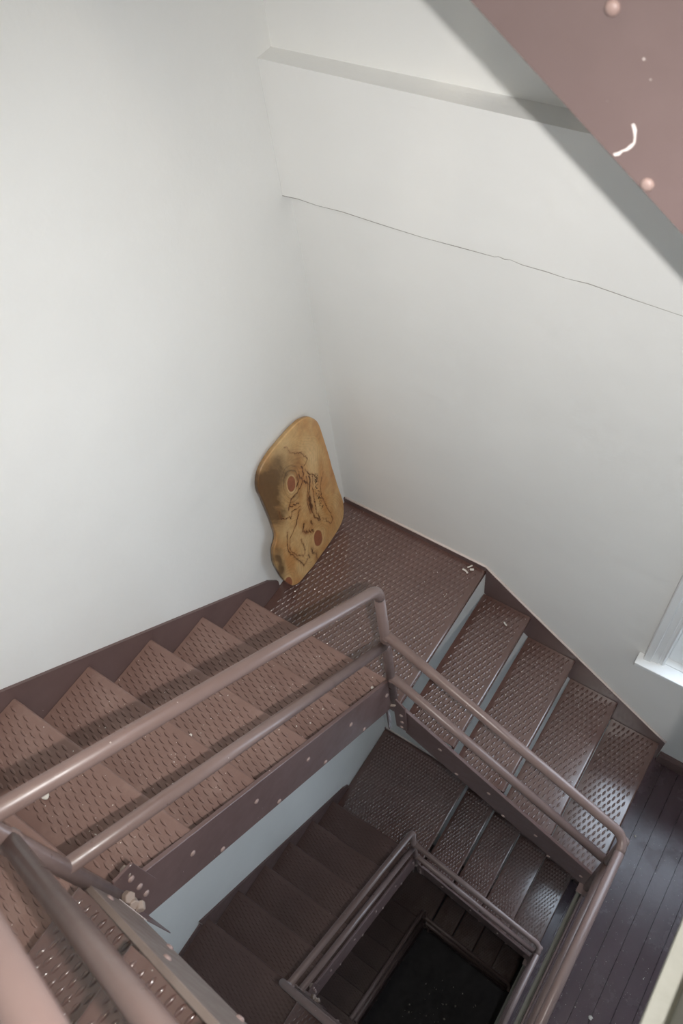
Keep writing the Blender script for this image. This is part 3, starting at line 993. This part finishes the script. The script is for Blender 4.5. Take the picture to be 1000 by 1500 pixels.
def figure(px, py):
    """wood colour (linear) at board coordinates"""
    wx = (fbm(px * 9 + 3, py * 9, 1) - 0.5)
    wy = (fbm(px * 9 + 40, py * 9 + 7, 5) - 0.5)
    qx, qy = px + wx * 0.035, py + wy * 0.035
    base = np.array(lin(204, 164, 110)[:3]); warm = np.array(lin(192, 140, 84)[:3]); pale = np.array(lin(216, 182, 130)[:3])
    n1 = fbm(qx * 14, qy * 5, 9)[:, None]
    col = base + (pale - base) * np.clip((n1 - 0.5) * 4, 0, 1) + (warm - base) * np.clip((0.5 - n1) * 4, 0, 1)
    # fine swirling grain
    knots = [(-0.3542, 0.6003, 0.030, 0.028), (-0.308, 0.1499, 0.036, 0.034), (-0.5474, 0.1173, 0.024, 0.027)]
    ring = np.zeros_like(px)
    near = np.full(px.shape, 9.0)
    for i, (kx, ky, rx, ry) in enumerate(knots):
        dx, dy = qx - kx, qy - ky
        r = np.hypot(dx, dy)
        near = np.minimum(near, r)
    fld = np.minimum(near, 0.22) * 1.0 + fbm(qx * 6, qy * 6, 21) * 0.10
    g = np.sin(fld * 420) * 0.5 + 0.5
    g = g ** 3 * fbm(qx * 25, qy * 25, 30)
    col = col * (1 - 0.30 * g[:, None] * np.exp(-near / 0.16)[:, None] - 0.10 * g[:, None])
    # smoky dark zones
    dark = np.array(lin(92, 66, 38)[:3])
    def blob(cx, cy, sx, sy, k):
        d = ((px + wx * 0.07 - cx) / sx) ** 2 + ((py + wy * 0.07 - cy) / sy) ** 2
        return k * np.exp(-d)
    sm = blob(-0.425, 0.715, 0.095, 0.09, 1.15) + blob(-0.495, 0.62, 0.05, 0.15, 1.1) + blob(-0.565, 0.28, 0.03, 0.12, 1.1) \
        + blob(-0.46, 0.50, 0.05, 0.05, 0.35) + blob(-0.33, 0.66, 0.06, 0.04, 0.4) + blob(-0.355, 0.51, 0.05, 0.03, 0.35)
    sm = np.clip(sm * (0.40 + 1.0 * fbm((qx + qy * 0.6) * 40, (qy - qx * 0.6) * 9, 50)), 0, 0.92)[:, None]
    col = col + (dark - col) * sm
    org = np.array(lin(168, 104, 58)[:3])
    og = np.clip(blob(-0.115, 0.17, 0.05, 0.07, 0.7) + blob(-0.11, 0.40, 0.03, 0.03, 0.8) + blob(-0.13, 0.75, 0.04, 0.05, 0.4) + blob(-0.26, 0.09, 0.06, 0.05, 0.35), 0, 1)[:, None]
    col = col + (org - col) * og * fbm(qx * 20, qy * 20, 60)[:, None]
    # pale halo and dark rings round the knots, then the knots
    red = np.array(lin(150, 92, 62)[:3]); black = np.array(lin(34, 26, 18)[:3])
    for i, (kx, ky, rx, ry) in enumerate(knots):
        dx, dy = px - kx + wx * 0.012, py - ky + wy * 0.012
        (ax, ay), (bx, by) = [((.0203, -.023), (-.0134, -.037)), ((.0237, -.0308), (-.0137, -.042)), ((.0179, -.0258), (-.0099, -.027))][i]
        det = ax * by - ay * bx
        r = np.hypot((dx * by - dy * bx) / det, (ax * dy - ay * dx) / det)
        if i == 0:
            rg = (np.sin((r + wx * 0.5) * 11) * 0.5 + 0.5) ** 4 * sstep(3.2, 1.6, r) * sstep(1.05, 1.3, r)
            rg = rg * sstep(-0.25, 0.25, dx + 0.25 * fbm(qx * 12, qy * 12, 70) - 0.1)
            col = col + (black - col) * (rg * 0.75)[:, None]
        hal = (sstep(1.6, 1.1, r) * sstep(0.95, 1.05, r))[:, None]
        col = col + (pale - col) * hal * 0.5
        k = sstep(1.06, 0.94, r)[:, None]
        col = col + (red * (0.85 + 0.3 * fbm(px * 60, py * 60, 80)[:, None]) - col) * k
    # cracks and ink lines
    for wdt, poly in CRACKS:
        jx, jy = px + (fbm(px * 60, py * 60, 90) - 0.5) * 0.014, py + (fbm(px * 60 + 9, py * 60, 95) - 0.5) * 0.014
        d = segdist(jx, jy, poly)
        wdt = wdt * 1.45
        k = sstep(wdt * 1.15, wdt * 0.55, d) * (0.5 + 0.5 * sstep(0.35, 0.55, fbm(px * 45, py * 45, 99)))
        col = col + (black - col) * (k * 0.95)[:, None]
        h = sstep(wdt * 4.5, wdt, d)[:, None]
        col = col + (org * 0.8 - col) * h * 0.30
    d = segdist(px, py, DOTS)
    k = sstep(0.02, 0.006, d) * sstep(0.60, 0.68, vnoise(px * 230, py * 150, 123))
    col = col + (black - col) * (k * 0.85)[:, None]
    return np.clip(col, 0, 1)

def wooden_slab():
    # smooth closed outline resampled by angle about an inner centre
    P = np.array(OUT)
    dense = []
    n = len(P)
    for i in range(n):
        p0, p1, p2, p3 = P[i - 1], P[i], P[(i + 1) % n], P[(i + 2) % n]
        for t in np.linspace(0, 1, 12, endpoint=False):
            dense.append(0.5 * ((2 * p1) + (-p0 + p2) * t + (2 * p0 - 5 * p1 + 4 * p2 - p3) * t ** 2 + (-p0 + 3 * p1 - 3 * p2 + p3) * t ** 3))
    D = np.array(dense)
    c = np.array([-0.32, 0.42])
    seg = np.hypot(*(np.roll(D, -1, 0) - D).T)
    s = np.concatenate([[0], np.cumsum(seg)])
    NT = 560
    tt = np.linspace(0, s[-1], NT, endpoint=False)
    Dx = np.interp(tt, s, np.append(D[:, 0], D[0, 0])); Dy = np.interp(tt, s, np.append(D[:, 1], D[0, 1]))
    Dy = Dy - Dy.min() + 0.002
    Dx = -0.095 + (Dx + 0.095) * 0.978
    NR = 150
    fr = np.linspace(0, 1, NR + 1)[1:] ** 0.8
    TKN = 0.019
    # inward normal for the rounded arris
    tx, ty = np.roll(Dx, -1) - np.roll(Dx, 1), np.roll(Dy, -1) - np.roll(Dy, 1)
    L = np.hypot(tx, ty); nx, ny = ty / L, -tx / L
    if np.mean(nx * (c[0] - Dx) + ny * (c[1] - Dy)) < 0: nx, ny = -nx, -ny
    rad = 0.005
    Ix, Iy = Dx + nx * rad, Dy + ny * rad
    rows, rowz = [], []
    for f in fr[:-1]:
        rows.append((c[0] + (Ix - c[0]) * f, c[1] + (Iy - c[1]) * f)); rowz.append(0.0)
    for a in (0, 30, 60, 90):
        o = rad * (1 - math.sin(math.radians(a)))
        z = -rad * (1 - math.cos(math.radians(a)))
        rows.append((Dx + nx * o, Dy + ny * o)); rowz.append(z)
    for a in (90, 45, 0):
        o = rad * (1 - math.sin(math.radians(a)))
        z = -TKN + rad * (1 - math.cos(math.radians(a)))
        rows.append((Dx + nx * o, Dy + ny * o)); rowz.append(z)
    kk = 0.07; q = math.sqrt(1 + kk * kk)
    base = Vector((0.085, -0.32, 0.0))
    nrm = (1 / q, kk / q)
    def W(y, sv, z):
        zz = sv / q
        return np.stack([0.085 - kk * zz + z * nrm[0] - base.x, y - base.y, zz + z * nrm[1] + 0.0065 - base.z], 1)
    V = [W(np.array([c[0]]), np.array([c[1]]), 0.0)]
    C = [figure(np.array([c[0]]), np.array([c[1]]))]
    rim = np.array(lin(120, 84, 44)[:3])
    for (yy, sv), z in zip(rows, rowz):
        V.append(W(yy, sv, z))
        cc = figure(yy, sv + 0.0177)
        if z < -0.001:
            st = 0.5 + 0.5 * np.sin(z * 700 + fbm(yy * 8, sv * 8, 140) * 5)
            cc = cc * (0.62 + 0.25 * st[:, None])
        C.append(cc)
    nb = len(rows)
    V.append(W(np.array([c[0]]), np.array([c[1]]), -TKN)); C.append(np.array([rim]))
    V = np.concatenate(V); C = np.concatenate(C)
    faces = []
    for k in range(NT):
        faces.append((0, 1 + k, 1 + (k + 1) % NT))
    for r in range(nb - 1):
        a, b = 1 + r * NT, 1 + (r + 1) * NT
        for k in range(NT):
            k2 = (k + 1) % NT
            faces.append((a + k, b + k, b + k2, a + k2))
    a, e = 1 + (nb - 1) * NT, len(V) - 1
    for k in range(NT):
        faces.append((a + k, e, a + (k + 1) % NT))
    me = bpy.data.meshes.new('wooden_slab')
    me.from_pydata(V.tolist(), [], faces)
    me.materials.append(M_SLAB)
    at = me.color_attributes.new('figure', 'FLOAT_COLOR', 'POINT')
    at.data.foreach_set('color', np.concatenate([C, np.ones((len(C), 1))], 1).astype(np.float32).ravel())
    bm = bmesh.new(); bm.from_mesh(me); bmesh.ops.recalc_face_normals(bm, faces=bm.faces); bm.to_mesh(me); bm.free()
    me.polygons.foreach_set('use_smooth', [True] * len(me.polygons))
    o = put('wooden_slab', me, None, base)
    tag(o, 'honey coloured live edge wooden slab with dark knots leaning in the wall corner', 'wooden slab')
wooden_slab()

# ------------------------------------------------------------------ plaster crumbs
def stick_chip(p, length, r, rz, curve, label, group=None):
    pts = []
    for i in range(6):
        t = i / 5 - 0.5
        x, y = t * length, curve * (t * t * 4 - 1) * 0.25 * length
        pts.append((x * math.cos(rz) - y * math.sin(rz), x * math.sin(rz) + y * math.cos(rz), 0))
    o = put('plaster_crumb', tube_mesh('plaster_crumb', pts, r, M_CHIP, 8), None, (p[0], p[1], p[2] + r + 0.0042))
    tag(o, label, 'crumb', group)
stick_chip((0.694, -0.059, 0), 0.030, 0.0042, 2.9, 0.5, 'curved white plaster crumb on the slab landing, apart from its two neighbours', 'white crumbs on the corner landing')
stick_chip((0.701, -0.026, 0), 0.024, 0.0036, 1.0, 0.1, 'straight white plaster crumb on the slab landing touching the skirting side', 'white crumbs on the corner landing')
stick_chip((0.716, -0.036, 0), 0.016, 0.0055, 0.5, 0.2, 'stubby white plaster crumb on the slab landing beside the straight one', 'white crumbs on the corner landing')
stick_chip((0.933, -0.105, -0.2), 0.020, 0.0036, -0.5, 0.3, 'white plaster crumb alone on the tread just under the slab landing')
stick_chip((0.568, -0.691, 0), 0.020, 0.0030, 0.3, 0.9, 'curled white paint flake on the slab landing near the corner post')

def lump(p, r, seed, label, group=None, cat='crumb', name='plaster_crumb'):
    o = put(name, bm_chip(r, seed), None, (p[0], p[1], p[2] + r * 0.45))
    tag(o, label, cat, group)
lump((0.352, -1.398, 0.6035), 0.010, 1, 'larger white plaster crumb on the third tread of the blank wall flight', 'white crumbs on the wall flight')
lump((0.374, -1.385, 0.6035), 0.006, 2, 'small white plaster crumb next to the larger one on the third tread', 'white crumbs on the wall flight')
lump((0.315, -1.789, 1.0035), 0.011, 3, 'white plaster crumb on the top tread of the blank wall flight', 'white crumbs on the wall flight')
lump((0.692, -0.802, 0.2035), 0.006, 4, 'white plaster crumb on the lowest tread of the blank wall flight, near the railing', 'white crumbs on the wall flight')
lump((0.742, -1.402, 1.5298), 0.007, 5, 'white paint blob on the top pipe of the wall flight railing', None, 'paint blob', 'paint_blob')
lump((1.835, -0.41, -1.0), 0.006, 6, 'white flake on the dark board floor near the lowest shiny tread', 'white flakes on the board floor')
lump((1.97, -1.21, -1.0), 0.010, 8, 'white flake on the dark board floor beside the pale edge beam, away from the treads', 'white flakes on the board floor')

def specks(name, label, spots):
    verts, faces = [], []
    for (x, y, z, r) in spots:
        n = len(verts)
        k = rng.uniform(0.6, 1.3, 4)
        verts += [(x + r * k[0], y, z), (x, y + r * k[1], z), (x - r * k[2], y, z), (x, y - r * k[3], z), (x, y, z + r * 0.5)]
        faces += [(n, n + 1, n + 4), (n + 1, n + 2, n + 4), (n + 2, n + 3, n + 4), (n + 3, n, n + 4), (n + 3, n + 2, n + 1, n)]
    me = bpy.data.meshes.new(name)
    me.from_pydata([tuple(map(float, v)) for v in verts], [], faces)
    me.materials.append(M_CHIP)
    o = put(name, me)
    tag(o, label, 'debris', kind='stuff')
S = []
for k in range(5):
    for _ in range(46):
        x = rng.beta(2.2, 1.3) * 0.66 + 0.03
        S.append((x, -WY - k * GL - rng.uniform(0.015, 0.2), (k + 1) * RI + 0.0005, rng.choice([0.0012, 0.0016, 0.0022, 0.0034], p=[.45, .35, .15, .05])))
specks('plaster_dust', 'fine white plaster specks scattered over the blank wall flight', S)
S = []
for k in range(1, 5):
    for _ in range(70 if k in (2, 3) else 24):
        S.append((WX + k * GR - rng.uniform(0.02, 0.22), -rng.beta(1.2, 2.4) * 0.66 - 0.03, -k * RI + 0.0005, rng.choice([0.0012, 0.0017, 0.0024], p=[.55, .35, .1])))
for _ in range(50):
    S.append((rng.uniform(0.15, 0.74), rng.uniform(-0.70, -0.03), 0.0005, rng.choice([0.0012, 0.0018], p=[.7, .3])))
specks('plaster_dust', 'fine white plaster specks scattered over the shiny window wall flight and slab landing', S)
S = []
for _ in range(420):
    S.append((1.78 + rng.beta(1.2, 1.6) * 0.7, -0.35 - rng.uniform(0, 1.5), -0.9998, rng.choice([0.0012, 0.0018, 0.003], p=[.62, .32, .06])))
specks('plaster_dust', 'fine white specks strewn over the dark board floor', S)
S = []
for _ in range(46):
    S.append((rng.uniform(0.9, 1.55), rng.uniform(-1.75, -1.0), Z_GROUND, rng.choice([0.005, 0.008, 0.013], p=[.6, .3, .1])))
specks('plaster_dust', 'white specks on the dark floor at the bottom of the well', S)
